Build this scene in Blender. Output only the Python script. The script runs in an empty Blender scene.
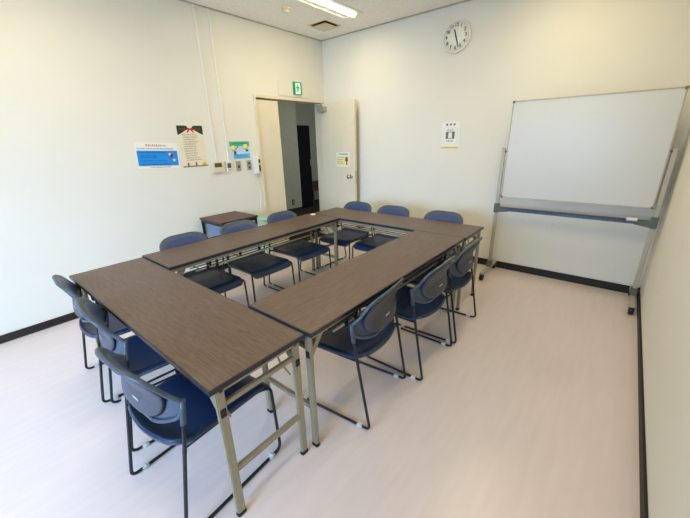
import bpy, bmesh, math, random
from mathutils import Vector, Matrix
PI = math.pi
random.seed(4)
sc = bpy.context.scene
C = sc.collection

# ------------------------------------------------------------ camera, world, lights, exposure
cam_d = bpy.data.cameras.new('camera')
cam_d.sensor_fit = 'HORIZONTAL'; cam_d.sensor_width = 36.0
cam_d.lens = 36.0 * 330.5 / 690.0
cam_d.clip_start = 0.02
cam = bpy.data.objects.new('camera', cam_d); C.objects.link(cam)
yaw, pit, rol = -0.695, 0.345, -0.028
fw = Vector((math.sin(yaw) * math.cos(pit), math.cos(yaw) * math.cos(pit), -math.sin(pit)))
rt = Vector((math.cos(yaw), -math.sin(yaw), 0)); up = rt.cross(fw)
rt2 = math.cos(rol) * rt + math.sin(rol) * up; up2 = -math.sin(rol) * rt + math.cos(rol) * up
m = Matrix.Identity(4)
for i in range(3):
    m[i][0] = rt2[i]; m[i][1] = up2[i]; m[i][2] = -fw[i]
m[0][3], m[1][3], m[2][3] = 3.704, -4.055, 1.503
cam.matrix_world = m
sc.camera = cam

world = bpy.data.worlds.new('sky'); sc.world = world; world.use_nodes = True
bg = world.node_tree.nodes['Background']
bg.inputs[0].default_value = (0.75, 0.88, 1.0, 1); bg.inputs[1].default_value = 1.0

W, H, YW = 4.045, 2.846, -6.8        # room: x 0..W, y YW..0, z 0..H


def area(name, loc, target, sx, sy, power, col):
    l = bpy.data.lights.new(name, 'AREA'); l.shape = 'RECTANGLE'; l.size = sx; l.size_y = sy
    l.energy = power; l.color = col
    o = bpy.data.objects.new(name, l); C.objects.link(o); o.location = loc
    o.rotation_euler = (Vector(target) - Vector(loc)).to_track_quat('-Z', 'Y').to_euler()
    return o


# daylight through the wide window behind the camera, the four ceiling lamps
day = area('window_daylight', (2.0, YW + 0.03, 1.45), (0.8, -3.6, 0.0), 3.4, 1.3, 128, (0.45, 0.67, 1.0))
day.data.spread = math.radians(95)
for lx in (0.955, 3.09):
    for ly in (-1.11, -3.6):
        area('ceiling_lamp_light', (lx, ly, H - 0.012), (lx, ly, 0), 0.2, 1.15, 19.5, (1.0, 0.82, 0.46))
area('corridor_fill_light', (-1.1, 0.9, 2.45), (-1.1, 0.9, 0), 0.3, 1.2, 4.5, (1.0, 0.97, 0.85))  # unseen fill lamp without a fixture, added to lift the dim corridor

sc.view_settings.view_transform = 'Standard'
sc.view_settings.look = 'None'
sc.view_settings.gamma = 1.0
sc.view_settings.exposure = -0.15
sc.view_settings.use_curve_mapping = False


# ------------------------------------------------------------ materials
def s2l(c):
    return tuple(((v / 255) / 12.92 if v / 255 <= 0.04045 else ((v / 255 + 0.055) / 1.055) ** 2.4) for v in c) + (1,)


def mat(name, rgb, rough=0.5, metal=0.0, var=0.06, scale=8.0, bump=0.0, bscale=200.0, spec=0.5, stretch=(1, 1, 1), emit=0, coat=0):
    """principled material whose base colour is varied by object-space noise"""
    mt = bpy.data.materials.new(name); mt.use_nodes = True
    nt = mt.node_tree; b = nt.nodes['Principled BSDF']
    b.inputs['Roughness'].default_value = rough; b.inputs['Metallic'].default_value = metal
    b.inputs['Specular IOR Level'].default_value = spec
    if coat: b.inputs['Coat Weight'].default_value = coat; b.inputs['Coat Roughness'].default_value = 0.2
    tc = nt.nodes.new('ShaderNodeTexCoord'); mp = nt.nodes.new('ShaderNodeMapping')
    mp.inputs['Scale'].default_value = stretch
    nt.links.new(tc.outputs['Object'], mp.inputs[0])
    nz = nt.nodes.new('ShaderNodeTexNoise'); nz.inputs['Scale'].default_value = scale; nz.inputs['Detail'].default_value = 4
    nt.links.new(mp.outputs[0], nz.inputs['Vector'])
    cr = nt.nodes.new('ShaderNodeValToRGB')
    c = s2l(rgb)
    cr.color_ramp.elements[0].position = 0.3; cr.color_ramp.elements[1].position = 0.7
    cr.color_ramp.elements[0].color = tuple(max(0, v * (1 - var)) for v in c[:3]) + (1,)
    cr.color_ramp.elements[1].color = tuple(min(1, v * (1 + var)) for v in c[:3]) + (1,)
    nt.links.new(nz.outputs[0], cr.inputs[0]); nt.links.new(cr.outputs[0], b.inputs['Base Color'])
    if emit:
        nt.links.new(cr.outputs[0], b.inputs['Emission Color']); b.inputs['Emission Strength'].default_value = emit
    if bump:
        n2 = nt.nodes.new('ShaderNodeTexNoise'); n2.inputs['Scale'].default_value = bscale; n2.inputs['Detail'].default_value = 3
        nt.links.new(tc.outputs['Object'], n2.inputs['Vector'])
        bp = nt.nodes.new('ShaderNodeBump'); bp.inputs['Strength'].default_value = bump; bp.inputs['Distance'].default_value = 0.004
        nt.links.new(n2.outputs[0], bp.inputs['Height']); nt.links.new(bp.outputs[0], b.inputs['Normal'])
    return mt


def mat_wood(name, dark, light, rough=0.38):
    mt = bpy.data.materials.new(name); mt.use_nodes = True
    nt = mt.node_tree; b = nt.nodes['Principled BSDF']
    b.inputs['Roughness'].default_value = rough
    tc = nt.nodes.new('ShaderNodeTexCoord'); mp = nt.nodes.new('ShaderNodeMapping')
    mp.inputs['Scale'].default_value = (5, 80, 80)
    nt.links.new(tc.outputs['Object'], mp.inputs[0])
    nz = nt.nodes.new('ShaderNodeTexNoise'); nz.inputs['Scale'].default_value = 2.0
    nz.inputs['Detail'].default_value = 7; nz.inputs['Roughness'].default_value = 0.65; nz.inputs['Distortion'].default_value = 0.6
    nt.links.new(mp.outputs[0], nz.inputs['Vector'])
    cr = nt.nodes.new('ShaderNodeValToRGB')
    cr.color_ramp.elements[0].position = 0.36; cr.color_ramp.elements[1].position = 0.62
    cr.color_ramp.elements[0].color = s2l(dark); cr.color_ramp.elements[1].color = s2l(light)
    nt.links.new(nz.outputs[0], cr.inputs[0]); nt.links.new(cr.outputs[0], b.inputs['Base Color'])
    return mt


def mat_ceiling():
    mt = mat('ceiling_tile', (226, 222, 208), rough=0.95, var=0.03, scale=5, spec=0.1)
    nt = mt.node_tree; b = nt.nodes['Principled BSDF']
    tc = nt.nodes['Texture Coordinate']
    vo = nt.nodes.new('ShaderNodeTexNoise'); vo.inputs['Scale'].default_value = 55; vo.inputs['Detail'].default_value = 6
    vo.inputs['Roughness'].default_value = 0.75
    nt.links.new(tc.outputs['Object'], vo.inputs['Vector'])
    cr = nt.nodes.new('ShaderNodeValToRGB')
    cr.color_ramp.elements[0].position = 0.34; cr.color_ramp.elements[1].position = 0.5
    cr.color_ramp.elements[0].color = s2l((236, 233, 223)); cr.color_ramp.elements[1].color = s2l((253, 251, 243))
    nt.links.new(vo.outputs[0], cr.inputs[0]); nt.links.new(cr.outputs[0], b.inputs['Base Color'])
    return mt


def mat_floor():
    mt = mat('floor_vinyl', (214, 200, 196), rough=0.34, var=0.03, scale=3, stretch=(9, 1, 1))
    return mt


M = dict(
    wall=mat('wall_paper', (228, 226, 216), rough=0.85, var=0.015, scale=2, bump=0.12, bscale=120, spec=0.25),
    ceiling=mat_ceiling(), floor=mat_floor(),
    base=mat('baseboard_vinyl', (24, 17, 16), rough=0.6, var=0.1),
    trim=mat('cornice', (182, 172, 152), rough=0.7),
    door=mat('door_paint', (226, 217, 193), rough=0.45, var=0.02),
    corridor_wall=mat('corridor_wall_paint', (170, 166, 142), rough=0.85, var=0.03),
    corridor_floor=mat('corridor_carpet', (40, 25, 19), rough=0.9, var=0.2, scale=40),
    wood=mat_wood('table_walnut', (76, 58, 48), (104, 83, 69), 0.40),
    wood2=mat_wood('side_table_walnut', (66, 42, 38), (88, 60, 52), 0.45),
    band=mat('edge_band', (28, 38, 50), rough=0.32, var=0.08),
    steel=mat('beige_steel', (158, 151, 128), rough=0.42, metal=0.35, var=0.05),
    black=mat('black_plastic', (20, 20, 22), rough=0.5, var=0.1),
    wire=mat('shelf_wire', (34, 33, 31), rough=0.35, metal=0.6),
    tube=mat('black_tube', (27, 33, 43), rough=0.35, metal=0.2, var=0.1),
    seat=mat('navy_seat_vinyl', (20, 44, 80), rough=0.36, var=0.12, scale=14, bump=0.05, bscale=500),
    shell=mat('blue_grey_shell', (60, 75, 92), rough=0.36, var=0.06),
    pad=mat('navy_pad_vinyl', (36, 60, 106), rough=0.4, var=0.1, bump=0.05, bscale=500),
    panel=mat('charcoal_panel', (66, 69, 80), rough=0.5, var=0.08, bump=0.05, bscale=300),
    glide=mat('glide_plastic', (205, 212, 208), rough=0.3, var=0.1),
    white=mat('white_plastic', (236, 235, 228), rough=0.4, var=0.02),
    cream=mat('cream_plastic', (226, 213, 180), rough=0.45, var=0.03),
    grey=mat('grey_plate', (172, 168, 160), rough=0.4, metal=0.3),
    lcd=mat('lcd', (78, 86, 66), rough=0.25),
    board=mat('whiteboard_enamel', (206, 208, 206), rough=0.3, var=0.01, scale=1.5),
    alu=mat('aluminium', (176, 170, 152), rough=0.45, metal=0.3, var=0.04),
    clamp=mat('dark_clamp', (92, 100, 96), rough=0.5, metal=0.2),
    tray=mat('tray_blue_grey', (74, 84, 108), rough=0.35, metal=0.2),
    clockface=mat('clock_face', (240, 240, 228), rough=0.4, var=0.01),
    ink=mat('ink', (34, 34, 36), rough=0.6),
    paper=mat('paper', (236, 236, 230), rough=0.7, var=0.01),
    cyan=mat('poster_blue', (12, 140, 226), rough=0.5, var=0.03),
    pcream=mat('poster_cream', (232, 222, 196), rough=0.6, var=0.03),
    pgreen=mat('poster_dark_green', (22, 52, 34), rough=0.6, var=0.1),
    pred=mat('poster_red', (160, 30, 34), rough=0.6, var=0.1),
    pteal=mat('poster_teal', (64, 180, 140), rough=0.6, var=0.15),
    pband=mat('poster_pale_blue', (186, 220, 240), rough=0.6, var=0.08),
    psky=mat('poster_sky_blue', (96, 178, 236), rough=0.6, var=0.1),
    pyel=mat('poster_yellow', (232, 204, 92), rough=0.6, var=0.12),
    plem=mat('poster_lemon', (238, 232, 168), rough=0.6, var=0.05),
    pbrn=mat('poster_brown', (140, 104, 44), rough=0.6, var=0.2),
    pgry=mat('poster_grey_ink', (104, 104, 108), rough=0.6, var=0.2),
    exitg=mat('exit_green', (0, 138, 84), rough=0.4, emit=0.35),
    exitw=mat('exit_white', (214, 250, 232), rough=0.4, emit=0.45),
    tubeglow=mat('lamp_tube_glow', (255, 252, 236), rough=0.5, emit=5, var=0.0),
    reflector=mat('lamp_reflector', (238, 238, 224), rough=0.4, var=0.01),
    chrome=mat('chrome', (190, 186, 176), rough=0.22, metal=1.0, var=0.02),
    closer=mat('closer_grey', (176, 172, 158), rough=0.4, metal=0.3),
    teal=mat('turquoise_plastic', (176, 218, 214), rough=0.35, var=0.04),
    tealbag=mat('pale_green_bin', (206, 226, 208), rough=0.45, var=0.05),
    bluepanel=mat('pale_blue_panel', (176, 200, 226), rough=0.4, var=0.03),
    lacquer=mat('matt_black_panel', (13, 14, 16), rough=0.8, var=0.1, spec=0.15),
    tagsilver=mat('silver_tag', (176, 180, 188), rough=0.4, metal=0.3),
    capbrown=mat('brass_brown_cap', (132, 112, 78), rough=0.45, metal=0.2),
    redwood=mat('brown_red_wood', (92, 46, 30), rough=0.5, var=0.2),
)


# ------------------------------------------------------------ mesh helpers
def box(bm, x0, y0, z0, x1, y1, z1, bev=0.0, rot=None):
    g = bmesh.ops.create_cube(bm, size=1)['verts']
    mm = Matrix.Translation(((x0 + x1) / 2, (y0 + y1) / 2, (z0 + z1) / 2)) @ Matrix.Diagonal((abs(x1 - x0), abs(y1 - y0), abs(z1 - z0), 1))
    if rot is not None: mm = rot @ mm
    bmesh.ops.transform(bm, matrix=mm, verts=g)
    if bev:
        es = set(e for v in g for e in v.link_edges)
        bmesh.ops.bevel(bm, geom=list(es), offset=bev, segments=2, affect='EDGES', clamp_overlap=True)
    return bm


def rounded(pts, rad, n=6):
    """polyline with rounded corners"""
    P = [Vector(p) for p in pts]; out = [P[0]]
    for i in range(1, len(P) - 1):
        a, b, c = P[i - 1], P[i], P[i + 1]
        r = rad[i] if isinstance(rad, (list, tuple)) else rad
        d1 = (a - b); d2 = (c - b); r = min(r, d1.length * .49, d2.length * .49)
        p1 = b + d1.normalized() * r; p2 = b + d2.normalized() * r
        for k in range(n + 1):
            t = k / n
            out.append((1 - t) ** 2 * p1 + 2 * t * (1 - t) * b + t * t * p2)
    out.append(P[-1]); return out


def tube(bm, pts, r, seg=10, flat=1.0):
    P = [Vector(p) for p in pts]; rings = []
    T0 = (P[1] - P[0]).normalized()
    N = T0.orthogonal().normalized()
    for i, p in enumerate(P):
        if i == 0: T = (P[1] - P[0])
        elif i == len(P) - 1: T = (P[-1] - P[-2])
        else: T = (P[i + 1] - P[i]).normalized() + (P[i] - P[i - 1]).normalized()
        T.normalize(); N = (N - T * N.dot(T)).normalized(); B = T.cross(N)
        rings.append([bm.verts.new(p + r * (math.cos(2 * PI * k / seg) * N + flat * math.sin(2 * PI * k / seg) * B)) for k in range(seg)])
    for a, b in zip(rings[:-1], rings[1:]):
        for k in range(seg):
            f = bm.faces.new((a[k], a[(k + 1) % seg], b[(k + 1) % seg], b[k])); f.smooth = True
    bm.faces.new(rings[0][::-1]); bm.faces.new(rings[-1])
    return bm


def cyl(bm, p0, p1, r, seg=20):
    return tube(bm, [p0, p1], r, seg)


def lathe(bm, prof, mtx, seg=32):
    """revolve (radius, height) profile about local z"""
    rings = []
    for r, z in prof:
        rings.append([bm.verts.new(mtx @ Vector((r * math.cos(2 * PI * k / seg), r * math.sin(2 * PI * k / seg), z))) for k in range(seg)])
    for a, b in zip(rings[:-1], rings[1:]):
        for k in range(seg):
            f = bm.faces.new((a[k], a[(k + 1) % seg], b[(k + 1) % seg], b[k])); f.smooth = True
    if prof[0][0] > 1e-6: bm.faces.new(rings[0][::-1])
    if prof[-1][0] > 1e-6: bm.faces.new(rings[-1])
    bmesh.ops.remove_doubles(bm, verts=[v for r in rings for v in r], dist=1e-6)
    return bm


def shell(bm, rows, th, outward=None):
    """closed thin shell from a grid of points; th = thickness along the grid normal"""
    R_, K = len(rows), len(rows[0])
    P = [[Vector(p) for p in r] for r in rows]
    Q = []
    for i in range(R_):
        q = []
        for j in range(K):
            a = P[min(i + 1, R_ - 1)][j] - P[max(i - 1, 0)][j]
            b = P[i][min(j + 1, K - 1)] - P[i][max(j - 1, 0)]
            n = a.cross(b)
            n = n.normalized() if n.length > 1e-9 else Vector((0, 0, 1))
            q.append(P[i][j] + n * th)
        Q.append(q)
    va = [[bm.verts.new(p) for p in r] for r in P]; vb = [[bm.verts.new(p) for p in r] for r in Q]
    for i in range(R_ - 1):
        for j in range(K - 1):
            bm.faces.new((va[i][j], va[i + 1][j], va[i + 1][j + 1], va[i][j + 1])).smooth = True
            bm.faces.new((vb[i][j], vb[i][j + 1], vb[i + 1][j + 1], vb[i + 1][j])).smooth = True
    rim = [(i, 0) for i in range(R_)] + [(R_ - 1, j) for j in range(1, K)] + [(i, K - 1) for i in range(R_ - 2, -1, -1)] + [(0, j) for j in range(K - 2, 0, -1)]
    for k in range(len(rim)):
        i, j = rim[k]; i2, j2 = rim[(k + 1) % len(rim)]
        bm.faces.new((va[i][j], vb[i][j], vb[i2][j2], va[i2][j2])).smooth = True
    bmesh.ops.recalc_face_normals(bm, faces=bm.faces[:])
    return bm


def prism(bm, outline, mtx, depth):
    """flat outline (x, y) pushed out by depth along local z"""
    a = [bm.verts.new(mtx @ Vector((x, y, 0))) for x, y in outline]
    b = [bm.verts.new(mtx @ Vector((x, y, depth))) for x, y in outline]
    bm.faces.new(a[::-1]); bm.faces.new(b); n = len(a)
    for k in range(n): bm.faces.new((a[k], a[(k + 1) % n], b[(k + 1) % n], b[k]))
    return bm


def obj(name, bm, material, parent=None, label=None, autosmooth=False):
    me = bpy.data.meshes.new(name)
    bmesh.ops.recalc_face_normals(bm, faces=bm.faces[:])
    bm.to_mesh(me); bm.free()
    me.materials.append(material if not isinstance(material, str) else M[material])
    o = bpy.data.objects.new(name, me); C.objects.link(o)
    if parent: o.parent = parent
    if label: o['label'] = label
    return o


def B(): return bmesh.new()


def bx(*a, **k): return box(B(), *a, **k)


def tag(o, label, cat, group=None):
    o['label'] = label; o['category'] = cat
    if group: o['group'] = group
    return o


def thing(name, label, cat, loc=(0, 0, 0), rotz=0, group=None):
    o = bpy.data.objects.new(name, None); C.objects.link(o); o.empty_display_size = 0.1
    o.location = loc; o.rotation_euler = (0, 0, rotz)
    return tag(o, label, cat, group)


def struct(name, bm, material, parent=None):
    o = obj(name, bm, material, parent)
    if not parent: o['kind'] = 'structure'
    return o


def dup(root, loc, rotz, label):
    r = root.copy(); C.objects.link(r); r.location = loc; r.rotation_euler = (0, 0, rotz); r['label'] = label
    for ch in list(root.children):
        c = ch.copy(); C.objects.link(c); c.parent = r
        for g in list(ch.children):
            d = g.copy(); C.objects.link(d); d.parent = c
    return r


def text_bm(s, size, mtx, depth=0.0006, align='CENTER'):
    cu = bpy.data.curves.new('lettering', 'FONT'); cu.body = s; cu.size = size; cu.extrude = depth; cu.offset = 0.0010
    cu.align_x = align; cu.align_y = 'CENTER'
    o = bpy.data.objects.new('lettering', cu); C.objects.link(o)
    bpy.context.view_layer.update()
    me = bpy.data.meshes.new_from_object(o.evaluated_get(bpy.context.evaluated_depsgraph_get()))
    bm = bmesh.new(); bm.from_mesh(me); bmesh.ops.transform(bm, matrix=mtx, verts=bm.verts)
    bpy.data.objects.remove(o); bpy.data.curves.remove(cu); bpy.data.meshes.remove(me)
    return bm


# ------------------------------------------------------------ the room shell
D0, D1, DZ = -1.255, -0.055, 2.03          # clear door opening in the left wall
T = 0.15
struct('floor', bx(0, YW - T, -0.1, W + T, T, 0), 'floor')
struct('ceiling', bx(-T, YW - T, H, W + T, T, H + 0.1), 'ceiling')
bm = bx(-T, YW, 0, 0, D0 - 0.03, H); box(bm, -T, D0 - 0.03, DZ + 0.03, 0, 0, H); box(bm, -T, D1 + 0.03, 0, 0, 0, DZ + 0.03)
struct('wall_left', bm, 'wall')
struct('wall_back', bx(-T, 0, 0, W + T, T, H), 'wall')
struct('wall_right', bx(W, YW - T, 0, W + T, 0, H), 'wall')
bm = bx(-T, YW - T, 0, W, YW, 0.75); box(bm, -T, YW - T, 2.15, W, YW, H)
box(bm, -T, YW - T, 0.75, 0.25, YW, 2.15); box(bm, 3.75, YW - T, 0.75, W, YW, 2.15)
struct('wall_front', bm, 'wall')
bm = B()
for x0 in (0.25, 1.4167, 2.5833):
    x1 = x0 + 1.1667
    box(bm, x0, YW - 0.10, 0.75, x0 + 0.04, YW - 0.05, 2.15); box(bm, x1 - 0.04, YW - 0.10, 0.75, x1, YW - 0.05, 2.15)
    box(bm, x0 + 0.04, YW - 0.10, 0.75, x1 - 0.04, YW - 0.05, 0.80); box(bm, x0 + 0.04, YW - 0.10, 2.10, x1 - 0.04, YW - 0.05, 2.15)
win = struct('window_1', bm, 'alu')
gl = bpy.data.materials.new('window_glass'); gl.use_nodes = True
nt = gl.node_tree; gb = nt.nodes['Principled BSDF']; gb.inputs['Transmission Weight'].default_value = 1; gb.inputs['Roughness'].default_value = 0.0
gb.inputs['IOR'].default_value = 1.1
obj('pane', bx(0.28, YW - 0.078, 0.79, 3.72, YW - 0.072, 2.11), gl, win)

bh = 0.068
struct('baseboard_left', bx(0, YW, 0, 0.012, D0 - 0.045, bh, bev=0.002), 'base')
struct('baseboard_back', bx(0.012, -0.012, 0, W, 0, bh + 0.012, bev=0.002), 'base')
struct('baseboard_right', bx(W - 0.012, YW, 0, W, -0.012, bh, bev=0.002), 'base')
bm = bx(0, YW, H - 0.012, 0.012, 0, H); box(bm, 0.012, -0.012, H - 0.012, W - 0.012, 0, H); box(bm, W - 0.012, YW, H - 0.012, W, 0, H)
struct('trim_1', bm, 'trim')

# door frame
bm = bx(-T - 0.008, D0 - 0.035, 0, 0.014, D0, DZ, bev=0.003)
box(bm, -T - 0.008, D0 - 0.035, DZ, 0.014, D1 + 0.035, DZ + 0.035, bev=0.003)
box(bm, -T - 0.008, D1, 0, 0.014, D1 + 0.035, DZ, bev=0.003)
struct('trim_2', bm, 'door')

# fixed narrow leaf
def e_struct(name, loc=(0, 0, 0), rz=0):
    o = bpy.data.objects.new(name, None); C.objects.link(o); o.location = loc; o.rotation_euler = (0, 0, rz); o['kind'] = 'structure'; return o
d2 = e_struct('door_2', (-0.05, D0, 0))
obj('door_leaf', bx(0, 0.003, 0.008, 0.038, 0.36, DZ - 0.02, bev=0.002), 'door', d2)

# open leaf, hinge at the right jamb, swung into the room
hx, hy = 0.022, D1 - 0.012
ex, ey = 0.69, -0.115
ang = math.atan2(ey - hy, ex - hx); LW = math.hypot(ex - hx, ey - hy)
d1 = e_struct('door_1', (hx, hy, 0), ang)       # local x along the leaf, camera-side face at local -y
obj('door_leaf', bx(0, -0.04, 0.008, LW, 0, 2.018, bev=0.002), 'door', d1)
bm = lathe(B(), [(0.026, 0), (0.026, 0.004), (0.010, 0.008), (0.010, 0.03), (0.02, 0.036), (0.026, 0.05), (0.022, 0.062), (0.0, 0.066)],
           Matrix.Translation((LW - 0.075, -0.04, 1.0)) @ Matrix.Scale(1.2, 4) @ Matrix.Rotation(PI / 2, 4, 'X'))
obj('door_knob', bm, 'chrome', d1)
obj('latch_plate', bx(LW - 0.002, -0.032, 0.90, LW + 0.002, -0.008, 1.08), 'closer', d1)
bm = bx(-0.02, -0.10, 1.905, 0.14, -0.04, 1.97, bev=0.008)
cyl(bm, (0.055, -0.072, 1.89), (0.055, -0.072, 1.98), 0.022)
cl = obj('door_closer', bm, 'closer', d1)
bm = bx(0.0, -0.012, -0.004, 0.165, 0.012, 0.004); box(bm, -0.008, -0.012, 0, 0.012, 0.012, 0.02)
arm = obj('closer_arm', bm, 'closer', cl)
arm.location = (0.055, -0.072, 1.985); arm.rotation_euler = (0, 0, PI * 1.08)

# corridor beyond the door
bm = bx(-3.3, -2.6, -0.1, 0, YW * 0, 0); box(bm, -3.3, 0, -0.1, -T, 3.6, 0)
struct('floor', bm, 'corridor_floor')
struct('ceiling', bx(-3.3, -2.6, 2.5, -T, 3.6, 2.6), 'corridor_wall')
struct('wall_corridor', bx(-2.12, -2.6, 0, -2.02, 1.29, 2.5), 'corridor_wall')
struct('wall_corridor', bx(-2.75, 1.29, 0, -2.65, 3.6, 2.5), 'corridor_wall')
struct('wall_corridor', bx(-2.65, 3.5, 0, -T, 3.6, 2.5), 'corridor_wall')
struct('wall_corridor', bx(-2.02, -2.6, 0, -T, -2.5, 2.5), 'corridor_wall')
struct('baseboard_corridor', bx(-2.02, -2.5, 0, -2.008, 1.28, 0.06), 'base')
# outlet on the corridor wall
t = thing('wall_outlet', 'dark outlet plate low on the grey corridor wall through the doorway', 'outlet', (-2.02, 0.60 + 0.42, 0.20))
obj('plate', bx(0, -0.035, -0.06, 0.008, 0.035, 0.06, bev=0.002), 'black', t)
bm = bx(0.008, -0.015, 0.005, 0.011, 0.015, 0.035); box(bm, 0.008, -0.015, -0.035, 0.011, 0.015, -0.005)
obj('socket', bm, 'grey', t)
# tall dark cabinet in the corridor
t = thing('tall_cabinet', 'tall narrow black cabinet standing in the corridor beyond the open door', 'cabinet', (-2.16, 1.34, 0))
obj('body', bx(-0.40, 0, 0.0, 0.10, 0.36, 1.84, bev=0.004), 'lacquer', t)
obj('cabinet_door', bx(0.10, 0.004, 0.03, 0.118, 0.356, 1.83, bev=0.003), 'lacquer', t)
obj('handle', cyl(B(), (0.126, 0.32, 0.95), (0.126, 0.32, 1.1), 0.007, 8), 'closer', t)
# wooden bench piece deeper in the corridor
t = thing('wooden_bench', 'brown wooden bench glimpsed beside the black cabinet in the corridor', 'bench', (-2.35, 1.80, 0))
obj('seat', bx(-0.2, 0, 0.34, 0.2, 0.9, 0.38, bev=0.006), 'redwood', t)
obj('backrest', bx(-0.2, 0, 0.38, -0.16, 0.9, 0.52, bev=0.006), 'redwood', t)
for lx in (-0.18, 0.14):
    for ly in (0.03, 0.83): obj('leg', bx(lx, ly, 0, lx + 0.04, ly + 0.04, 0.34), 'redwood', t)


# ------------------------------------------------------------ ceiling fixtures
def ceiling_lamp(x, y0, y1):
    t = thing('ceiling_light', 'long recessed fluorescent ceiling light, lit, above the table ring', 'ceiling light', (x, (y0 + y1) / 2, H))
    L = (y1 - y0) / 2; w = 0.135
    bm = B()
    box(bm, -w, -L, -0.012, -w + 0.018, L, 0.0); box(bm, w - 0.018, -L, -0.012, w, L, 0.0)
    box(bm, -w + 0.018, -L, -0.012, w - 0.018, -L + 0.02, 0.0); box(bm, -w + 0.018, L - 0.02, -0.012, w - 0.018, L, 0.0)
    obj('frame', bm, 'white', t)
    bm = B()
    for s in (-1, 1):
        prism(bm, [(s * 0.115, -0.001), (s * 0.03, -0.008), (s * 0.03, -0.001)], Matrix(((1, 0, 0, 0), (0, 0, -1, L - 0.025), (0, 1, 0, 0), (0, 0, 0, 1))), 2 * L - 0.05)
    obj('reflector', bm, 'reflector', t)
    obj('fluorescent_tube', tube(B(), [(0.055, -L + 0.03, -0.010), (0.055, L - 0.03, -0.010)], 0.040, 14, flat=0.22), 'tubeglow', t)
    obj('lamp_holder', bx(0.03, -L + 0.0201, -0.014, 0.08, -L + 0.032, -0.001), 'white', t)
    obj('lamp_holder', bx(0.03, L - 0.032, -0.014, 0.08, L - 0.0201, -0.001), 'white', t)


ceiling_lamp(0.955, -1.735, -0.485)

t = thing('ceiling_vent', 'square ceiling air diffuser with dark slots near the room corner', 'vent', (0.50, -0.48, H))
bm = B()
for a in range(4):
    rm = Matrix.Rotation(a * PI / 2, 4, 'Z')
    box(bm, -0.15, 0.128, -0.010, 0.128, 0.15, 0, rot=rm)
obj('frame', bm, 'cream', t)
obj('duct', bx(-0.128, -0.128, -0.004, 0.128, 0.128, -0.0005), 'black', t)
bm = B()
v0 = [(-0.12, -0.12), (0.12, -0.12), (0.12, 0.12), (-0.12, 0.12)]
lo = [bm.verts.new((x, y, -0.030)) for x, y in v0]; hi = [bm.verts.new((x * 0.9, y * 0.9, -0.022)) for x, y in v0]
bm.faces.new(lo[::-1]); bm.faces.new(hi)
for k in range(4): bm.faces.new((lo[k], lo[(k + 1) % 4], hi[(k + 1) % 4], hi[k]))
cyl(bm, (0, 0, -0.022), (0, 0, -0.004), 0.02, 10)
obj('deflector_plate', bm, 'cream', t)

t = thing('smoke_detector', 'round cream smoke detector on the ceiling left of the vent', 'smoke detector', (0.585, -1.178, H))
obj('base', lathe(B(), [(0.05, 0), (0.05, -0.012), (0.044, -0.018), (0.0, -0.018)], Matrix.Identity(4)), 'cream', t)
obj('sensor_dome', lathe(B(), [(0.032, -0.018), (0.030, -0.036), (0.02, -0.044), (0.0, -0.046)], Matrix.Identity(4)), 'cream', t)

# ------------------------------------------------------------ wall things
# local frames: left wall -> local x = world +y... mirrored so text reads; LM maps (x right, y up, z out) to world
def LM(y, z, x=0.0): return Matrix(((0, 0, 1, x), (1, 0, 0, y), (0, 1, 0, z), (0, 0, 0, 1)))     # x right = +y world, out = +x
def BM(x, z, y=0.0): return Matrix(((1, 0, 0, x), (0, 0, -1, y), (0, 1, 0, z), (0, 0, 0, 1)))    # out = -y


def setm(o, mm): o.matrix_world = mm; return o


def card(x0, y0, x1, y1, z0=0.0, z1=0.001, bm=None):
    return box(bm or B(), x0, y0, z0, x1, y1, z1)


def lines(x0, x1, ys, h, z, bm=None, seed=1, gap=0.25, jitter=0.25):
    """rows of tiny unreadable characters"""
    rnd = random.Random(seed); bm = bm or B()
    for y in ys:
        x = x0; end = x1 - rnd.random() * jitter * (x1 - x0)
        while x < end:
            w = h * rnd.choice((0.7, 0.9, 1.0))
            card(x, y - h / 2, min(x + w, end), y - h / 2 + h * rnd.choice((0.3, 0.35)), z, z + 0.0003, bm)
            card(x + w * 0.3, y - h / 2, min(x + w * 0.55, end + 0.001), y + h / 2, z, z + 0.0003, bm)
            if rnd.random() < 0.7: card(x, y + h * 0.25, min(x + w, end), y + h * 0.45, z, z + 0.0003, bm)
            x += w + h * gap
    return bm


def empty_m(name, label, cat, mm, group=None):
    o = bpy.data.objects.new(name, None); C.objects.link(o); o.matrix_world = mm; o.empty_display_size = 0.05
    return tag(o, label, cat, group)


# poster 1: white notice with a blue block
t = empty_m('notice_poster', 'white landscape notice with bright blue block and red heading on left wall', 'poster', LM(-2.535, 1.405, 0.0005) @ Matrix.Rotation(-0.045, 4, 'Z'))
obj('sheet', card(-0.205, -0.125, 0.205, 0.125), 'paper', t)
obj('blue_block', card(-0.196, -0.098, 0.196, 0.048, 0.001, 0.0014), 'cyan', t)
obj('heading', lines(-0.105, 0.045, [0.098], 0.017, 0.001, seed=3, jitter=0.02), 'pred', t)
bm = lines(-0.19, 0.17, [0.067], 0.011, 0.001, seed=5, jitter=0.05); lines(-0.09, 0.12, [-0.112], 0.009, 0.001, bm, seed=6, jitter=0.05)
lines(0.05, 0.09, [0.098], 0.012, 0.001, bm, seed=6, jitter=0.05)
obj('small_print', bm, 'ink', t)
bm = lines(-0.18, 0.09, [0.03], 0.009, 0.0014, seed=8, jitter=0.05); lines(-0.165, 0.0, [0.0, -0.018], 0.010, 0.0014, bm, seed=9); lines(-0.16, 0.11, [-0.048, -0.085], 0.008, 0.0014, bm, seed=10)
obj('body_text', bm, mat('poster_navy_ink', (16, 60, 130), rough=0.6), t)
bm = B(); lathe(bm, [(0.016, 0), (0.016, 0.0004), (0, 0.0004)], Matrix.Translation((0.135, 0.005, 0.0014)), 14)
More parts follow.
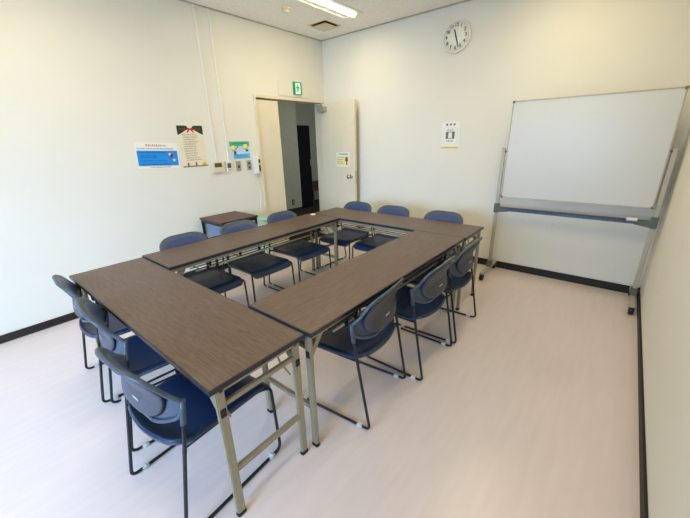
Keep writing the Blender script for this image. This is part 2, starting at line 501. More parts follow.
box(bm, 0.12, -0.022, 0.0014, 0.145, -0.010, 0.0018); obj('red_blob', bm, 'pred', t)
for x, y in ((0.118, 0.012), (0.155, -0.045)): obj('pale_blob', lathe(B(), [(0.014, 0), (0.014, 0.0004), (0, 0.0004)], Matrix.Translation((x, y, 0.0014)), 12), 'pcream', t)

# poster 2: cream portrait rules sheet with dark green ribbon top
t = empty_m('rules_poster', 'cream portrait poster with dark green ribbon top, taped right of the blue notice', 'poster', LM(-2.157, 1.482, 0.0005))
obj('sheet', card(-0.142, -0.212, 0.142, 0.212), 'pcream', t)
dm = Matrix.Translation((0, 0, 0.001))
bm = prism(B(), [(-0.142, 0.212), (-0.142, 0.118), (-0.10, 0.135), (-0.05, 0.165), (-0.015, 0.175), (-0.03, 0.205), (-0.05, 0.212)][::-1], dm, 0.0004)
prism(bm, [(0.142, 0.212), (0.142, 0.118), (0.10, 0.135), (0.05, 0.165), (0.015, 0.175), (0.03, 0.205), (0.05, 0.212)], dm, 0.0004)
obj('green_corner', bm, 'pgreen', t)
bm = prism(B(), [(-0.03, 0.195), (0, 0.182), (0.03, 0.195), (0.028, 0.165), (0.045, 0.135), (0.025, 0.145), (0.005, 0.17), (-0.005, 0.17), (-0.025, 0.145), (-0.045, 0.135), (-0.028, 0.165)][::-1], Matrix.Translation((0, 0, 0.0014)), 0.0003)
box(bm, -0.12, 0.176, 0.0014, 0.12, 0.182, 0.0016)
obj('ribbon', bm, 'pred', t)
obj('body_text', lines(-0.095, 0.095, [0.12 - 0.0235 * k for k in range(12)], 0.0085, 0.001, seed=12, jitter=0.35), 'ink', t)
bm = card(-0.142, -0.212, 0.142, -0.2, 0.001, 0.0014)
for x in (-0.09, 0.0): box(bm, x, -0.2, 0.001, x + 0.02, -0.165, 0.0014)
obj('ground_strip', bm, 'pbrn', t)
obj('yellow_drawing', lathe(B(), [(0.026, 0), (0.026, 0.0004), (0, 0.0004)], Matrix.Translation((0.095, -0.176, 0.001)), 14), 'pyel', t)

# poster 3: small teal and blue picture sheet
t = empty_m('picture_poster', 'small teal and blue poster with two yellow-haired children above the switches', 'poster', LM(-1.565, 1.423, 0.0005))
obj('sheet', card(-0.141, -0.1, 0.141, 0.1), 'pband', t)
obj('teal_band', card(-0.141, 0.045, 0.141, 0.1, 0.001, 0.0014), 'pteal', t)
obj('heading', lines(-0.11, 0.11, [0.078], 0.016, 0.0014, seed=22, jitter=0.03), mat('poster_green_ink', (14, 96, 70), rough=0.6), t)
bm = card(-0.10, -0.1, 0.13, -0.045, 0.001, 0.0014)
obj('blue_block', bm, 'psky', t)
obj('body_text', lines(-0.08, 0.11, [-0.06, -0.084], 0.012, 0.0014, seed=23, jitter=0.1), mat('poster_blue_ink', (36, 110, 196), rough=0.6), t)
M['pviolet'] = mat('poster_violet_ink', (52, 56, 96), rough=0.6)
for x, y in ((-0.09, 0.02), (0.08, 0.035)):
    obj('yellow_hair', lathe(B(), [(0.034, 0), (0.034, 0.0005), (0, 0.0005)], Matrix.Translation((x, y, 0.0014)), 16), 'pyel', t)
    obj('face', lathe(B(), [(0.017, 0), (0.017, 0.0004), (0, 0.0004)], Matrix.Translation((x + 0.005, y - 0.006, 0.0019)), 14), 'pcream', t)
obj('dark_clothes', card(-0.09, -0.05, -0.06, -0.012, 0.001, 0.0015), 'pviolet', t)
obj('dark_clothes', card(0.08, -0.02, 0.115, 0.004, 0.001, 0.0015), 'pviolet', t)
obj('raised_arm', prism(B(), [(-0.062, 0.0), (-0.022, 0.04), (-0.03, 0.046), (-0.07, 0.008)], Matrix.Translation((0, 0, 0.0014)), 0.0004), 'pbrn', t)

# thermostat, controls, switches, phone
t = empty_m('thermostat', 'cream air-conditioning controller with dark display, leftmost of the wall controls', 'thermostat', LM(-1.905, 1.247))
obj('housing', box(B(), -0.068, -0.062, 0, 0.068, 0.062, 0.032, bev=0.006), 'cream', t)
obj('display', card(-0.045, -0.002, 0.045, 0.045, 0.032, 0.034), 'lcd', t)
obj('button', box(B(), -0.04, -0.045, 0.032, 0.04, -0.02, 0.035, bev=0.001), 'cream', t)
t = empty_m('remote_controller', 'small white wall controller with grey display, second among the wall controls', 'controller', LM(-1.757, 1.243))
obj('housing', box(B(), -0.033, -0.065, 0, 0.033, 0.065, 0.022, bev=0.004), 'white', t)
obj('display', card(-0.024, -0.018, 0.024, 0.038, 0.022, 0.024), 'lcd', t)
obj('button', box(B(), -0.02, -0.045, 0.022, 0.02, -0.03, 0.025), 'grey', t)
t = empty_m('light_switch', 'grey metal switch plate with one dark rocker below the small teal poster', 'switch', LM(-1.617, 1.236))
obj('plate', box(B(), -0.035, -0.06, 0, 0.035, 0.06, 0.006, bev=0.002), 'grey', t)
obj('rocker', box(B(), -0.012, -0.022, 0.006, 0.012, 0.010, 0.011, bev=0.002), 'ink', t)
t = empty_m('light_switch', 'grey metal switch plate with two dark rockers stacked, beside the telephone', 'switch', LM(-1.462, 1.236))
obj('plate', box(B(), -0.035, -0.06, 0, 0.035, 0.06, 0.006, bev=0.002), 'grey', t)
for z in (0.012, -0.04): obj('rocker', box(B(), -0.012, z, 0.006, 0.012, z + 0.026, 0.011, bev=0.002), 'ink', t)
t = empty_m('wall_telephone', 'white wall telephone with handset and hanging cord left of the door frame', 'telephone', LM(-1.352, 1.227))
obj('body', box(B(), -0.048, -0.105, 0, 0.048, 0.105, 0.035, bev=0.006), 'white', t)
bm = box(B(), -0.042, -0.10, 0.035, -0.004, 0.10, 0.048, bev=0.006)
box(bm, -0.044, 0.045, 0.04, -0.002, 0.103, 0.068, bev=0.008); box(bm, -0.044, -0.103, 0.04, -0.002, -0.045, 0.068, bev=0.008)
box(bm, -0.038, -0.06, 0.055, -0.008, 0.06, 0.072, bev=0.006)
obj('handset', bm, 'white', t)
bm = card(0.012, 0.03, 0.038, 0.075, 0.035, 0.037); card(0.012, -0.075, 0.038, 0.005, 0.035, 0.037, bm)
obj('keypad', bm, 'ink', t)
pts = []
for k in range(260):
    s = k / 259; a = k * 0.95
    px = -0.022 + 0.012 * math.sin(PI * s); py = -0.105 - 0.52 * s
    pts.append((px + 0.006 * math.cos(a), py, 0.022 + 0.006 * math.sin(a)))
obj('cord', tube(B(), pts, 0.0022, 5), 'white', t)

# surface wiring ducts
for y, ztop, zb, l in ((-1.905, H - 0.012, 1.309, 'white surface conduit running up from the cream thermostat to the ceiling'), (-1.745, H - 0.012, 1.309, 'white surface conduit running up from the small controller to the ceiling')):
    t = empty_m('wire_conduit', l, 'conduit', LM(y, 0), 'white conduits on the left wall')
    obj('duct', box(B(), -0.009, zb, 0, 0.009, ztop, 0.011, bev=0.002), 'white', t)
    obj('joint_cover', box(B(), -0.0115, 2.05, 0, 0.0115, 2.09, 0.0125, bev=0.002), 'white', t)

# exit sign and the plate above the door
t = empty_m('wall_cover_plate', 'wide cream blank plate on the wall above the door frame', 'plate', LM(-0.59, 2.172))
obj('plate', box(B(), -0.29, -0.088, 0, 0.29, 0.088, 0.006, bev=0.002), 'wall', t)
obj('bottom_lip', box(B(), -0.29, -0.094, 0, 0.29, -0.088, 0.010, bev=0.002), 'door', t)
t = empty_m('exit_sign', 'green and white running-man exit sign above the door', 'sign', LM(-0.552, 2.187, 0.0105))
obj('housing', box(B(), -0.073, -0.077, 0, 0.073, 0.077, 0.02, bev=0.003), 'exitg', t)
gp = obj('green_panel', card(-0.072, -0.076, 0.072, 0.076, 0.02, 0.0215), 'exitg', t)
bm = card(-0.044, -0.070, 0.044, 0.062, 0.0215, 0.0222)
obj('door_symbol', bm, 'exitw', t)
bm = lathe(B(), [(0.012, 0), (0.012, 0.0006), (0, 0.0006)], Matrix.Translation((0.0, 0.036, 0.0222)), 14)
F = Matrix.Translation((0, 0, 0.0222))
prism(bm, [(-0.012, 0.022), (0.014, 0.02), (0.034, 0.002), (0.028, -0.005), (0.012, 0.006), (0.008, -0.014), (0.022, -0.034), (0.016, -0.06), (0.006, -0.058), (0.009, -0.036), (-0.008, -0.022), (-0.014, -0.044), (-0.036, -0.05), (-0.036, -0.04), (-0.022, -0.034), (-0.014, -0.002), (-0.026, 0.002), (-0.034, -0.014), (-0.04, -0.008), (-0.03, 0.012)][::-1], F, 0.0006)
obj('running_figure', bm, 'exitg', t)

# sticker on the open door (rests on the leaf's camera side)
lm = Matrix.Translation((hx, hy, 0)) @ Matrix.Rotation(ang, 4, 'Z')
t = empty_m('door_notice', 'small white and yellow notice stuck on the open door above the knob', 'notice', lm @ BM(0.435, 1.235, -0.0405))
obj('sheet', card(-0.135, -0.105, 0.135, 0.105), 'paper', t)
obj('yellow_block', card(-0.13, -0.085, 0.13, 0.05, 0.001, 0.0014), 'plem', t)
obj('heading', lines(-0.08, 0.10, [0.078], 0.022, 0.001, seed=31, jitter=0.05), 'ink', t)
obj('body_text', lines(-0.12, 0.02, [0.03, 0.0, -0.03, -0.055], 0.010, 0.0014, seed=32, jitter=0.3), 'pgry', t)
bm = lathe(B(), [(0.028, 0), (0.028, 0.0005), (0, 0.0005)], Matrix.Translation((0.075, 0.012, 0.0014)), 16)
prism(bm, [(0.06, -0.075), (0.09, -0.075), (0.086, -0.03), (0.108, -0.012), (0.105, -0.002), (0.045, -0.002), (0.042, -0.012), (0.064, -0.03)], Matrix.Translation((0, 0, 0.0014)), 0.0005)
obj('brown_figure', bm, 'pbrn', t)

# notice on the back wall
t = empty_m('wall_notice', 'white notice with grey printed frame and yellow foot strip below the clock', 'notice', BM(2.01, 1.525, -0.0005))
obj('sheet', card(-0.105, -0.15, 0.105, 0.15), 'paper', t)
obj('yellow_strip', card(-0.105, -0.15, 0.105, -0.128, 0.001, 0.0014), 'pyel', t)
bm = B()
for x in (-0.045, 0.0, 0.045): card(x - 0.012, 0.108, x + 0.012, 0.13, 0.001, 0.0014, bm)
lines(-0.045, 0.045, [0.062, -0.062], 0.018, 0.001, bm, seed=41, jitter=0.02)
card(-0.055, -0.04, -0.022, 0.04, 0.001, 0.0014, bm); card(0.022, -0.04, 0.055, 0.04, 0.001, 0.0014, bm)
card(-0.022, 0.032, 0.022, 0.04, 0.001, 0.0014, bm); card(-0.022, -0.04, 0.022, -0.032, 0.001, 0.0014, bm)
obj('printed_mark', bm, 'pgry', t)
rr = []
for cx, cy, a0 in ((0.07, 0.07, 0), (-0.07, 0.07, 90), (-0.07, -0.085, 180), (0.07, -0.085, 270)):
    for k in range(5):
        a = math.radians(a0 + k * 22.5); rr.append((cx + 0.015 * math.cos(a), cy + 0.015 * math.sin(a), 0.0012))
obj('thin_border', tube(B(), rr + [rr[0]], 0.0008, 4), 'pgry', t)

# clock, 11:27
t = empty_m('wall_clock', 'round white wall clock with black numerals on the back wall', 'clock', BM(2.005, 2.53))
obj('case', lathe(B(), [(0.156, 0), (0.158, 0.02), (0.154, 0.036), (0.146, 0.040), (0.141, 0.036), (0.141, 0.03), (0, 0.03)], Matrix.Identity(4), 48), 'white', t)
obj('dial', lathe(B(), [(0.141, 0.030), (0.141, 0.0315), (0, 0.0315)], Matrix.Identity(4), 48), 'clockface', t)
bm = B()
for k in range(1, 13):
    a = PI / 2 - k * PI / 6
    tb = text_bm(str(k), 0.046, Matrix.Translation((0.108 * math.cos(a), 0.108 * math.sin(a), 0.0322)))
    me = bpy.data.meshes.new('n'); tb.to_mesh(me); tb.free(); bm.from_mesh(me); bpy.data.meshes.remove(me)
obj('numerals', bm, 'ink', t)
bm = B()
for k in range(60):
    a = k * PI / 30; l = 0.006 if k % 5 else 0.010
    box(bm, 0.139 - l, -0.0009, 0.0315, 0.139, 0.0009, 0.0322, rot=Matrix.Rotation(a, 4, 'Z'))
obj('minute_marks', bm, 'ink', t)
bm = box(B(), -0.0065, -0.018, 0.034, 0.0065, 0.072, 0.0352, rot=Matrix.Rotation(-math.radians(343.5), 4, 'Z')); obj('hour_hand', bm, 'ink', t)
bm = box(B(), -0.0055, -0.02, 0.0356, 0.0055, 0.108, 0.0366, rot=Matrix.Rotation(-math.radians(162), 4, 'Z')); obj('minute_hand', bm, 'ink', t)
obj('hub', lathe(B(), [(0.008, 0.0315), (0.008, 0.039), (0, 0.039)], Matrix.Identity(4), 16), 'ink', t)

# ------------------------------------------------------------ mobile whiteboard
t = thing('mobile_whiteboard', 'large blank rolling whiteboard on a wheeled metal stand by the back wall', 'whiteboard', (3.345, -0.26, 0))
bx0, bx1, bz0, bz1 = -0.60, 0.60, 0.897, 1.806
bd = obj('board_panel', box(B(), bx0, -0.009, bz0, bx1, 0.009, bz1), 'board', t)
bm = B()
f_ = 0.010
box(bm, bx0 - f_, -0.013, bz1, bx1 + f_, 0.013, bz1 + f_, bev=0.002); box(bm, bx0 - f_, -0.013, bz0 - f_, bx1 + f_, 0.013, bz0, bev=0.002)
box(bm, bx0 - f_, -0.013, bz0, bx0, 0.013, bz1, bev=0.002); box(bm, bx1, -0.013, bz0, bx1 + f_, 0.013, bz1, bev=0.002)
obj('board_frame', bm, 'alu', bd)
for x in (bx0 - 0.002, bx1 + 0.002):
    for z in (bz0 - 0.002, bz1 + 0.002): obj('corner_cap', box(B(), x - 0.012, -0.016, z - 0.012, x + 0.012, 0.016, z + 0.012, bev=0.003), 'capbrown', bd)
for s in (-1, 1):
    px = s * 0.64
    p = obj('post', box(B(), px - 0.017, -0.012, 0.092, px + 0.017, 0.012, 1.375, bev=0.004), 'alu', t)
    obj('post_cap', box(B(), px - 0.018, -0.013, 1.375, px + 0.018, 0.013, 1.385, bev=0.003), 'steel', p)
    bm = cyl(B(), (s * 0.61, 0, 1.352), (s * 0.656, 0, 1.352), 0.012, 14)
    obj('pivot', bm, 'clamp', t)
    bm = box(B(), s * 0.603, -0.018, 0.895, s * 0.624, 0.018, 0.925, bev=0.003); cyl(bm, (s * 0.62, -0.02, 0.91), (s * 0.62, -0.04, 0.91), 0.008, 10)
    obj('board_latch', bm, 'steel', t)
    bm = box(B(), px - 0.024, -0.022, 0.72, px + 0.024, 0.022, 0.82, bev=0.004)
    prism(bm, [(px, 0.725), (px - s * 0.09, 0.738), (px - s * 0.13, 0.745), (px - s * 0.13, 0.778), (px - s * 0.08, 0.782), (px, 0.80)], Matrix(((1, 0, 0, 0), (0, 0, 1, -0.026), (0, 1, 0, 0), (0, 0, 0, 1))), 0.012)
    obj('clamp_bracket', bm, 'clamp', t)
    ft = obj('foot', box(B(), px - 0.02, -0.27, 0.070, px + 0.02, 0.235, 0.094, bev=0.004), 'alu', t)
    obj('foot_bracket', box(B(), px - 0.024, -0.035, 0.092, px + 0.024, 0.035, 0.16, bev=0.004), 'clamp', t)
    for y in (-0.245, 0.205):
        bm = cyl(B(), (px - 0.017, y, 0.035), (px + 0.017, y, 0.035), 0.035, 24)
        cs = obj('caster', bm, 'black', t)
        bm = box(B(), px - 0.021, y - 0.012, 0.030, px - 0.0175, y + 0.012, 0.072); box(bm, px + 0.0175, y - 0.012, 0.030, px + 0.021, y + 0.012, 0.072)
        obj('caster_fork', bm, 'clamp', cs)
bm = box(B(), -0.53, -0.060, 0.762, 0.53, -0.005, 0.770, bev=0.002); box(bm, -0.53, -0.064, 0.756, 0.53, -0.058, 0.778, bev=0.002)
box(bm, -0.62, -0.012, 0.745, 0.62, 0.008, 0.785, bev=0.003)
obj('pen_tray', bm, 'tray', t)
t = thing('whiteboard_eraser', 'small pale eraser lying at the right end of the whiteboard tray', 'eraser', (3.345 + 0.49, -0.291, 0.7715))
obj('body', box(B(), -0.038, -0.019, 0.010, 0.038, 0.019, 0.030, bev=0.004), 'white', t)
obj('felt', box(B(), -0.038, -0.019, 0.0, 0.038, 0.019, 0.010), 'closer', t)

# ------------------------------------------------------------ folding tables
TW = 0.462


def make_table(label, TH, TL):
    t = thing('folding_table', label, 'table', (0, 0, 0), 0, 'folding tables set in a ring')
    hl, hw = TL / 2, TW / 2
    obj('tabletop', box(B(), -hl + 0.004, -hw + 0.004, TH - 0.020, hl - 0.004, hw - 0.004, TH, bev=0.0015), 'wood', t)
    bm = B()
    z0, z1 = TH - 0.022, TH - 0.0015
    box(bm, -hl, -hw, z0, hl, -hw + 0.004, z1); box(bm, -hl, hw - 0.004, z0, hl, hw, z1)
    box(bm, -hl, -hw + 0.004, z0, -hl + 0.004, hw - 0.004, z1); box(bm, hl - 0.004, -hw + 0.004, z0, hl, hw - 0.004, z1)
    obj('edge_band', bm, 'band', t)
    for s in (-1, 1):
        obj('side_rail', box(B(), -hl + 0.03, s * (hw - 0.03) - 0.009, TH - 0.050, hl - 0.03, s * (hw - 0.03) + 0.009, TH - 0.022, bev=0.002), 'steel', t)
        obj('end_rail', box(B(), s * (hl - 0.022) - 0.009, -hw + 0.04, TH - 0.044, s * (hl - 0.022) + 0.009, hw - 0.04, TH - 0.022, bev=0.002), 'steel', t)
    for s in (-1, 1):
        lx = s * (hl - 0.024)
        for q in (-1, 1):
            ly = q * 0.187
            lg = obj('leg', box(B(), lx - 0.011, ly - 0.018, 0.018, lx + 0.011, ly + 0.018, TH - 0.030, bev=0.004), 'steel', t)
            obj('foot_cap', box(B(), lx - 0.013, ly - 0.02, 0.0, lx + 0.013, ly + 0.02, 0.020, bev=0.004), 'black', lg)
            bm = box(B(), lx - 0.014, ly - 0.013, TH - 0.155, lx + 0.014, ly + 0.013, TH - 0.115, bev=0.003)
            obj('latch_button', bm, 'black', lg)
            # gusset plate from leg to rail
            bm = prism(B(), [(0.0, -0.13), (0.014, -0.13), (0.105, -0.012), (0.105, 0), (0.072, 0), (0.012, -0.082), (0.012, 0), (0.0, 0)], Matrix(((-s, 0, 0, lx), (0, 0, 1, ly - 0.008), (0, 1, 0, TH - 0.030), (0, 0, 0, 1))), 0.016)
            obj('gusset', bm, 'steel', t)
            # folding brace
            bm = tube(B(), [(lx - s * 0.008, ly * 0.82, TH - 0.19), (lx - s * 0.075, ly * 0.82, TH - 0.15), (lx - s * 0.13, ly * 0.82, TH - 0.035)], 0.0045, 8)
            obj('brace', bm, 'steel', t)
        obj('crossbar', box(B(), lx - 0.009, -0.170, 0.235, lx + 0.009, 0.170, 0.265, bev=0.003), 'steel', t)
        obj('crossbar', box(B(), lx - 0.009, -0.170, TH - 0.115, lx + 0.009, 0.170, TH - 0.092, bev=0.003), 'steel', t)
    # wire shelf slung below the top
    zs = TH - 0.105
    bm = B()
    for k in range(6):
        y = -0.15 + k * 0.06
        tube(bm, [(-hl + 0.20, y, zs), (hl - 0.20, y, zs)], 0.004, 6)
    for x in (-0.66, -0.3, 0.3, 0.66): tube(bm, [(x, -0.15, zs - 0.006), (x, 0.15, zs - 0.006)], 0.0035, 6)
    sh = obj('wire_shelf', bm, 'wire', t)
    for q in (-1, 1):
        bm = tube(B(), [(-hl + 0.20, q * 0.182, zs + 0.002), (hl - 0.20, q * 0.182, zs + 0.002)], 0.008, 8)
        obj('shelf_rail', bm, 'steel', t)
    for x in (-0.62, -0.54, 0.54, 0.62):
        for q in (-1, 1):
            bm = box(B(), x - 0.006, q * 0.196 - 0.004, zs - 0.012, x + 0.006, q * 0.196 + 0.004, TH - 0.055, bev=0.002)
            box(bm, x - 0.012, q * 0.186 - 0.012, zs - 0.014, x + 0.012, q * 0.186 + 0.012, zs + 0.012, bev=0.003)
            box(bm, x - 0.012, q * 0.196 - 0.008, TH - 0.075, x + 0.012, q * 0.196 + 0.006, TH - 0.058, bev=0.003)
            obj('shelf_bracket', bm, 'black', t)
    return t


TX0, TX1, TYI, TYO = 0.937, 2.774, -3.189, -1.357
tA = make_table('walnut-topped folding table nearest the camera, closing the near end of the ring', 0.692, 1.80)
tA.location = (TX0 + 0.9, TYI - 0.003 - TW / 2, 0)
tB = make_table('walnut-topped folding table running alongside the left wall with posters', 0.703, 1.830)
tB.location = (TX0 - 0.008 + TW / 2, TYI - 0.001 + 0.915, 0); tB.rotation_euler = (0, 0, PI / 2)
dup(tB, (TX1 - TW / 2, TYI - 0.001 + 0.915, 0), -PI / 2, 'walnut-topped folding table on the right side of the ring, nearest the whiteboard foot')
dup(tB, (TX1 + 0.008 - 0.915, TYI + 1.831 + TW / 2, 0), PI, 'walnut-topped folding table closing the far end, parallel to the back wall')

# ------------------------------------------------------------ chairs
def sm(a, b, x):
    t_ = max(0, min(1, (x - a) / (b - a))); return t_ * t_ * (3 - 2 * t_)


def interp(tab, x):
    for (a, va), (b, vb) in zip(tab[:-1], tab[1:]):
        if x <= b:
            t_ = max(0, (x - a) / (b - a)); return va + (vb - va) * t_
    return tab[-1][1]


def back_y(x, z):
    side = -0.185 + (z - 0.43) * 0.167 if z < 0.63 else -0.1516 - (z - 0.63) * 0.62
    bulge = 0.052 - 0.022 * sm(0.60, 0.74, z)
    return side - bulge * (1 - min(1, (abs(x) / 0.245)) ** 2.2)


def oval(bm, cz, hw, hh, off, th, n=14, seg=40):
    """superelliptic pad following the back surface, th > 0 = thickness towards the rear"""
    rings = []
    for i in range(n + 1):
        r = i / n
        ring = []
        for k in range(seg):
            a = 2 * PI * k / seg
            c, s = math.cos(a), math.sin(a); e = 0.66
            x = r * hw * math.copysign(abs(c) ** e, c); z = cz + r * hh * math.copysign(abs(s) ** e, s)
            ring.append((x, z, r))
        rings.append(ring)
    top = []; bot = []
    for i, ring in enumerate(rings):
        if i == 0:
            x, z, r = ring[0]
            top.append([bm.verts.new((x, back_y(x, z) + off + th, z))]); bot.append([bm.verts.new((x, back_y(x, z) + off, z))])
            continue
        top.append([bm.verts.new((x, back_y(x, z) + off + th * (1 - r ** 10) ** 0.5, z)) for x, z, r in ring])
        bot.append([bm.verts.new((x, back_y(x, z) + off, z)) for x, z, r in ring])
    for L_ in (top, bot):
        for k in range(seg):
            bm.faces.new((L_[0][0], L_[1][k], L_[1][(k + 1) % seg])).smooth = True
        for i in range(1, n):
            for k in range(seg):
                bm.faces.new((L_[i][k], L_[i + 1][k], L_[i + 1][(k + 1) % seg], L_[i][(k + 1) % seg])).smooth = True
    bmesh.ops.remove_doubles(bm, verts=top[-1] + bot[-1], dist=1e-5)
    return bm


def make_chair(label):
    t = thing('stacking_chair', label, 'chair', (0, 0, 0), 0, 'navy sled-base chairs around the tables')
    # seat
    rows = []
    NR, NC = 22, 17
    for i in range(NR + 1):
        v = i / NR; v = 0.5 - 0.5 * math.cos(PI * v)
        y = -0.182 + 0.452 * v
        hw = 0.205 + 0.012 * v
        dr, df = (y + 0.182), (0.270 - y)
        for d_, r_ in ((dr, 0.04), (df, 0.030)):
            if d_ < r_: hw -= r_ - math.sqrt(max(0, r_ * r_ - (r_ - d_) ** 2))
        row = []
        for j in range(NC + 1):
            u = -1 + 2 * j / NC
            x = hw * u
            z = 0.432 + 0.006 * abs(u) ** 3 - 0.010 * (1 - u * u) * math.sin(PI * v) - 0.048 * sm(0.84, 1.03, v) ** 1.5 + 0.024 * sm(0.16, 0.0, v)
            row.append((x, y, z))
        rows.append(row)
    rows = [[(x, y - 0.046 * (1 - (x / 0.22) ** 2) * sm(0.15, -0.19, y), z) for x, y, z in r_] for r_ in rows]
    bm = shell(B(), [[(x, y, z - 0.016) for x, y, z in r_] for r_ in rows], 0.016)
    obj('seat', bm, 'seat', t)
    rows2 = [[(x * 1.01, y * 1.012 - 0.002, z - 0.0265 + 0.006 * sm(0.1, 0.27, y)) for x, y, z in r] for r in rows]
    bm = shell(B(), rows2, 0.010)
    obj('seat_pan', bm, 'shell', t)
    # backrest
    wt = [(0.524, 0.11), (0.528, 0.14), (0.535, 0.165), (0.544, 0.188), (0.554, 0.210), (0.566, 0.228), (0.582, 0.237), (0.615, 0.240), (0.630, 0.239), (0.641, 0.234), (0.650, 0.226), (0.659, 0.217), (0.671, 0.210), (0.69, 0.206), (0.715, 0.199), (0.735, 0.187), (0.749, 0.168), (0.759, 0.145), (0.766, 0.115), (0.770, 0.075)]
    zs = []
    for (a, _), (b, _) in zip(wt[:-1], wt[1:]):
        n = max(1, round((b - a) / 0.009)); zs += [a + (b - a) * k / n for k in range(n)]
    zs.append(0.770)
    rows = [[(interp(wt, z) * (-1 + 2 * j / 24), back_y(interp(wt, z) * (-1 + 2 * j / 24), z), z) for j in range(25)] for z in zs]
    bm = shell(B(), rows, 0.007)
    obj('backrest', bm, 'shell', t)
    # raised rolled rim following the outline
    out = [(interp(wt, z), z) for z in zs]
    ol = [(x, z) for x, z in out] + [(-x, z) for x, z in reversed(out)]
    pts = [(x, back_y(x, z) - 0.003, z) for x, z in ol]; pts.append(pts[0])
    obj('backrest_rim', tube(B(), pts, 0.0088, 8), 'shell', t)
    obj('back_pad', oval(B(), 0.647, 0.184, 0.109, 0.002, 0.012), 'pad', t)
    pn = obj('rear_panel', oval(B(), 0.641, 0.178, 0.113, -0.006, -0.010), 'panel', t)
    lz = 0.590
    bm = box(B(), 0.0, -0.0012, -0.006, 0.046, 0.0012, 0.006)
    lg = obj('logo_tag', bm, 'tagsilver', pn)
    lg.location = (0, back_y(0.07, lz) - 0.0195, lz); lg.rotation_euler = (0, 0, 0)
    # sled frame
    bm = B()
    for s in (-1, 1):
        x = s * 0.240
        pts = rounded([(x, -0.152, 0.635), (x, -0.185, 0.43), (x, -0.260, 0.0085), (x, 0.258, 0.0085), (s * 0.232, 0.248, 0.395), (s * 0.205, 0.20, 0.400), (s * 0.205, -0.175, 0.400)], [0, 0.05, 0.035, 0.04, 0.03, 0.03, 0], 6)
        tube(bm, pts, 0.0078, 10)
        tube(bm, [(s * 0.205, -0.17, 0.400), (s * 0.239, -0.188, 0.41)], 0.009, 8)
    tube(bm, [(-0.205, 0.14, 0.398), (0.205, 0.14, 0.398)], 0.009, 8)
    tube(bm, [(-0.205, -0.14, 0.398), (0.205, -0.14, 0.398)], 0.009, 8)
    obj('sled_frame', bm, 'tube', t)
    for s in (-1, 1):
        pts = [(s * 0.2405, -0.168, 0.535), (s * 0.2405, -0.160, 0.59), (s * 0.2405, -0.152, 0.636)]
        obj('arm_sleeve', tube(B(), pts, 0.0115, 10), 'shell', t)
    for s in (-1, 1):
        for y in (-0.195, 0.195):
            bm = box(B(), s * 0.240 - 0.0115, y - 0.017, 0.0, s * 0.240 + 0.0115, y + 0.017, 0.019, bev=0.004)
            box(bm, s * 0.240 - 0.0130, y - 0.006, 0.001, s * 0.240 + 0.0130, y + 0.006, 0.023, bev=0.003)
            obj('glide', bm, 'glide', t)
    return t


R_ = math.radians
# (x, y) of the chair centre; facing = rotation of local +y
spots = [
    # near side, facing the back wall (+y)
    (1.264, -3.495, R_(-4), 'navy chair at the left end of the near table, closest to the left wall'),
    (1.804, -3.508, R_(-6.7), 'navy chair in the middle of the near table, between two like it'),
    (2.378, -3.57, R_(4), 'navy chair nearest the camera, at the right end of the near table'),
    # left side, facing +x
    (1.105, -2.830, R_(-90), 'navy chair on the poster wall side, at the end nearest the camera'),
    (1.106, -2.285, R_(-90), 'navy chair on the poster wall side with back in front of the small table'),
    (1.107, -1.735, R_(-90), 'navy chair on the poster wall side, nearest the doorway'),
    # far side, facing -y
    (1.232, -1.035, R_(180), 'navy chair along the back wall, in front of the open door leaf'),
    (1.745, -1.035, R_(180), 'middle navy chair along the back wall, below the wall notice'),
    (2.342, -1.022, R_(180), 'navy chair along the back wall, nearest the whiteboard'),
    # right side, facing -x
    (2.619, -2.711, R_(96), 'navy chair on the right side of the ring, nearest the camera'),
    (2.690, -2.157, R_(90), 'navy chair on the right side of the ring, between two others'),
    (2.692, -1.626, R_(92), 'navy chair on the right side of the ring, at the far end by the whiteboard'),
]
ch = make_chair(spots[0][3]); ch.location = (spots[0][0], spots[0][1], 0); ch.rotation_euler = (0, 0, spots[0][2])
for x, y, a, l in spots[1:]: dup(ch, (x, y, 0), a, l)

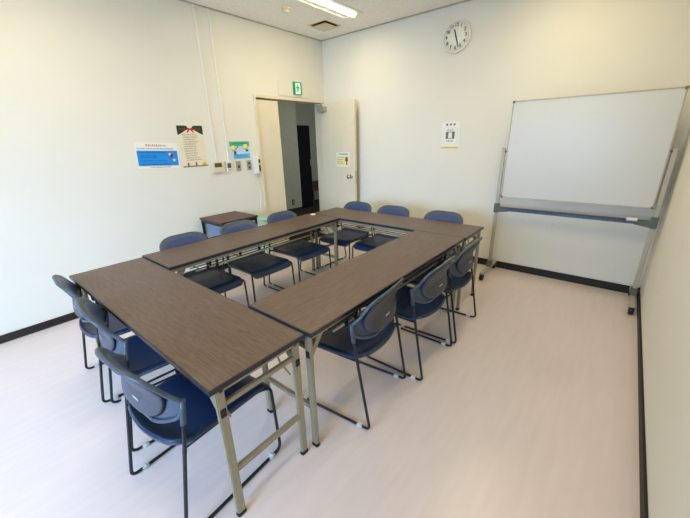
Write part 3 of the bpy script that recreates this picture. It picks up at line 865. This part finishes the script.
# ------------------------------------------------------------ small side table against the left wall
t = thing('side_table', 'small square brown side table against the left wall behind the chairs', 'table', (0.255, -2.0, 0))
hs = 0.235
obj('tabletop', box(B(), -hs, -hs, 0.685, hs, hs, 0.705, bev=0.002), 'wood2', t)
bm = box(B(), -hs + 0.01, -hs + 0.01, 0.655, hs - 0.01, -hs + 0.03, 0.685); box(bm, -hs + 0.01, hs - 0.03, 0.655, hs - 0.01, hs - 0.01, 0.685)
box(bm, -hs + 0.01, -hs + 0.03, 0.655, -hs + 0.03, hs - 0.03, 0.685); box(bm, hs - 0.03, -hs + 0.03, 0.655, hs - 0.01, hs - 0.03, 0.685)
obj('apron', bm, 'black', t)
for sx in (-1, 1):
    for sy in (-1, 1):
        x, y = sx * (hs - 0.022), sy * (hs - 0.022)
        lg = obj('leg', box(B(), x - 0.012, y - 0.012, 0.012, x + 0.012, y + 0.012, 0.655, bev=0.002), 'black', t)
        obj('foot_cap', box(B(), x - 0.013, y - 0.013, 0, x + 0.013, y + 0.013, 0.014, bev=0.002), 'black', lg)
obj('rear_panel', box(B(), -hs + 0.014, -hs + 0.036, 0.455, -hs + 0.020, hs - 0.036, 0.655), 'bluepanel', t)
bm = box(B(), -hs + 0.012, -hs + 0.034, 0.43, -hs + 0.030, hs - 0.034, 0.455, bev=0.002)
obj('rear_rail', bm, 'black', t)

# pale bin by the door
t = thing('waste_bin', 'pale turquoise plastic bin on the floor below the telephone', 'bin', (0.13, -1.43, 0))
bm = lathe(B(), [(0.085, 0), (0.088, 0.01), (0.115, 0.54), (0.118, 0.55), (0.110, 0.55), (0.083, 0.02), (0, 0.02)], Matrix.Identity(4), 28)
obj('body', bm, 'tealbag', t)
obj('rim', lathe(B(), [(0.112, 0.545), (0.122, 0.548), (0.122, 0.565), (0.112, 0.568), (0.112, 0.545)], Matrix.Identity(4), 28), 'teal', t)

# small pale plate lying at the far corner of the left table
t = thing('table_marker', 'small white oval disc lying on the far end of the left table by the doorway', 'marker', (1.012, -1.383, 0.703))
obj('base', lathe(B(), [(0.028, 0), (0.030, 0.002), (0.030, 0.006), (0.027, 0.008), (0, 0.008)], Matrix.Identity(4), 24), 'white', t)
obj('centre', lathe(B(), [(0.012, 0.008), (0.012, 0.0095), (0, 0.0095)], Matrix.Identity(4), 20), 'cream', t)
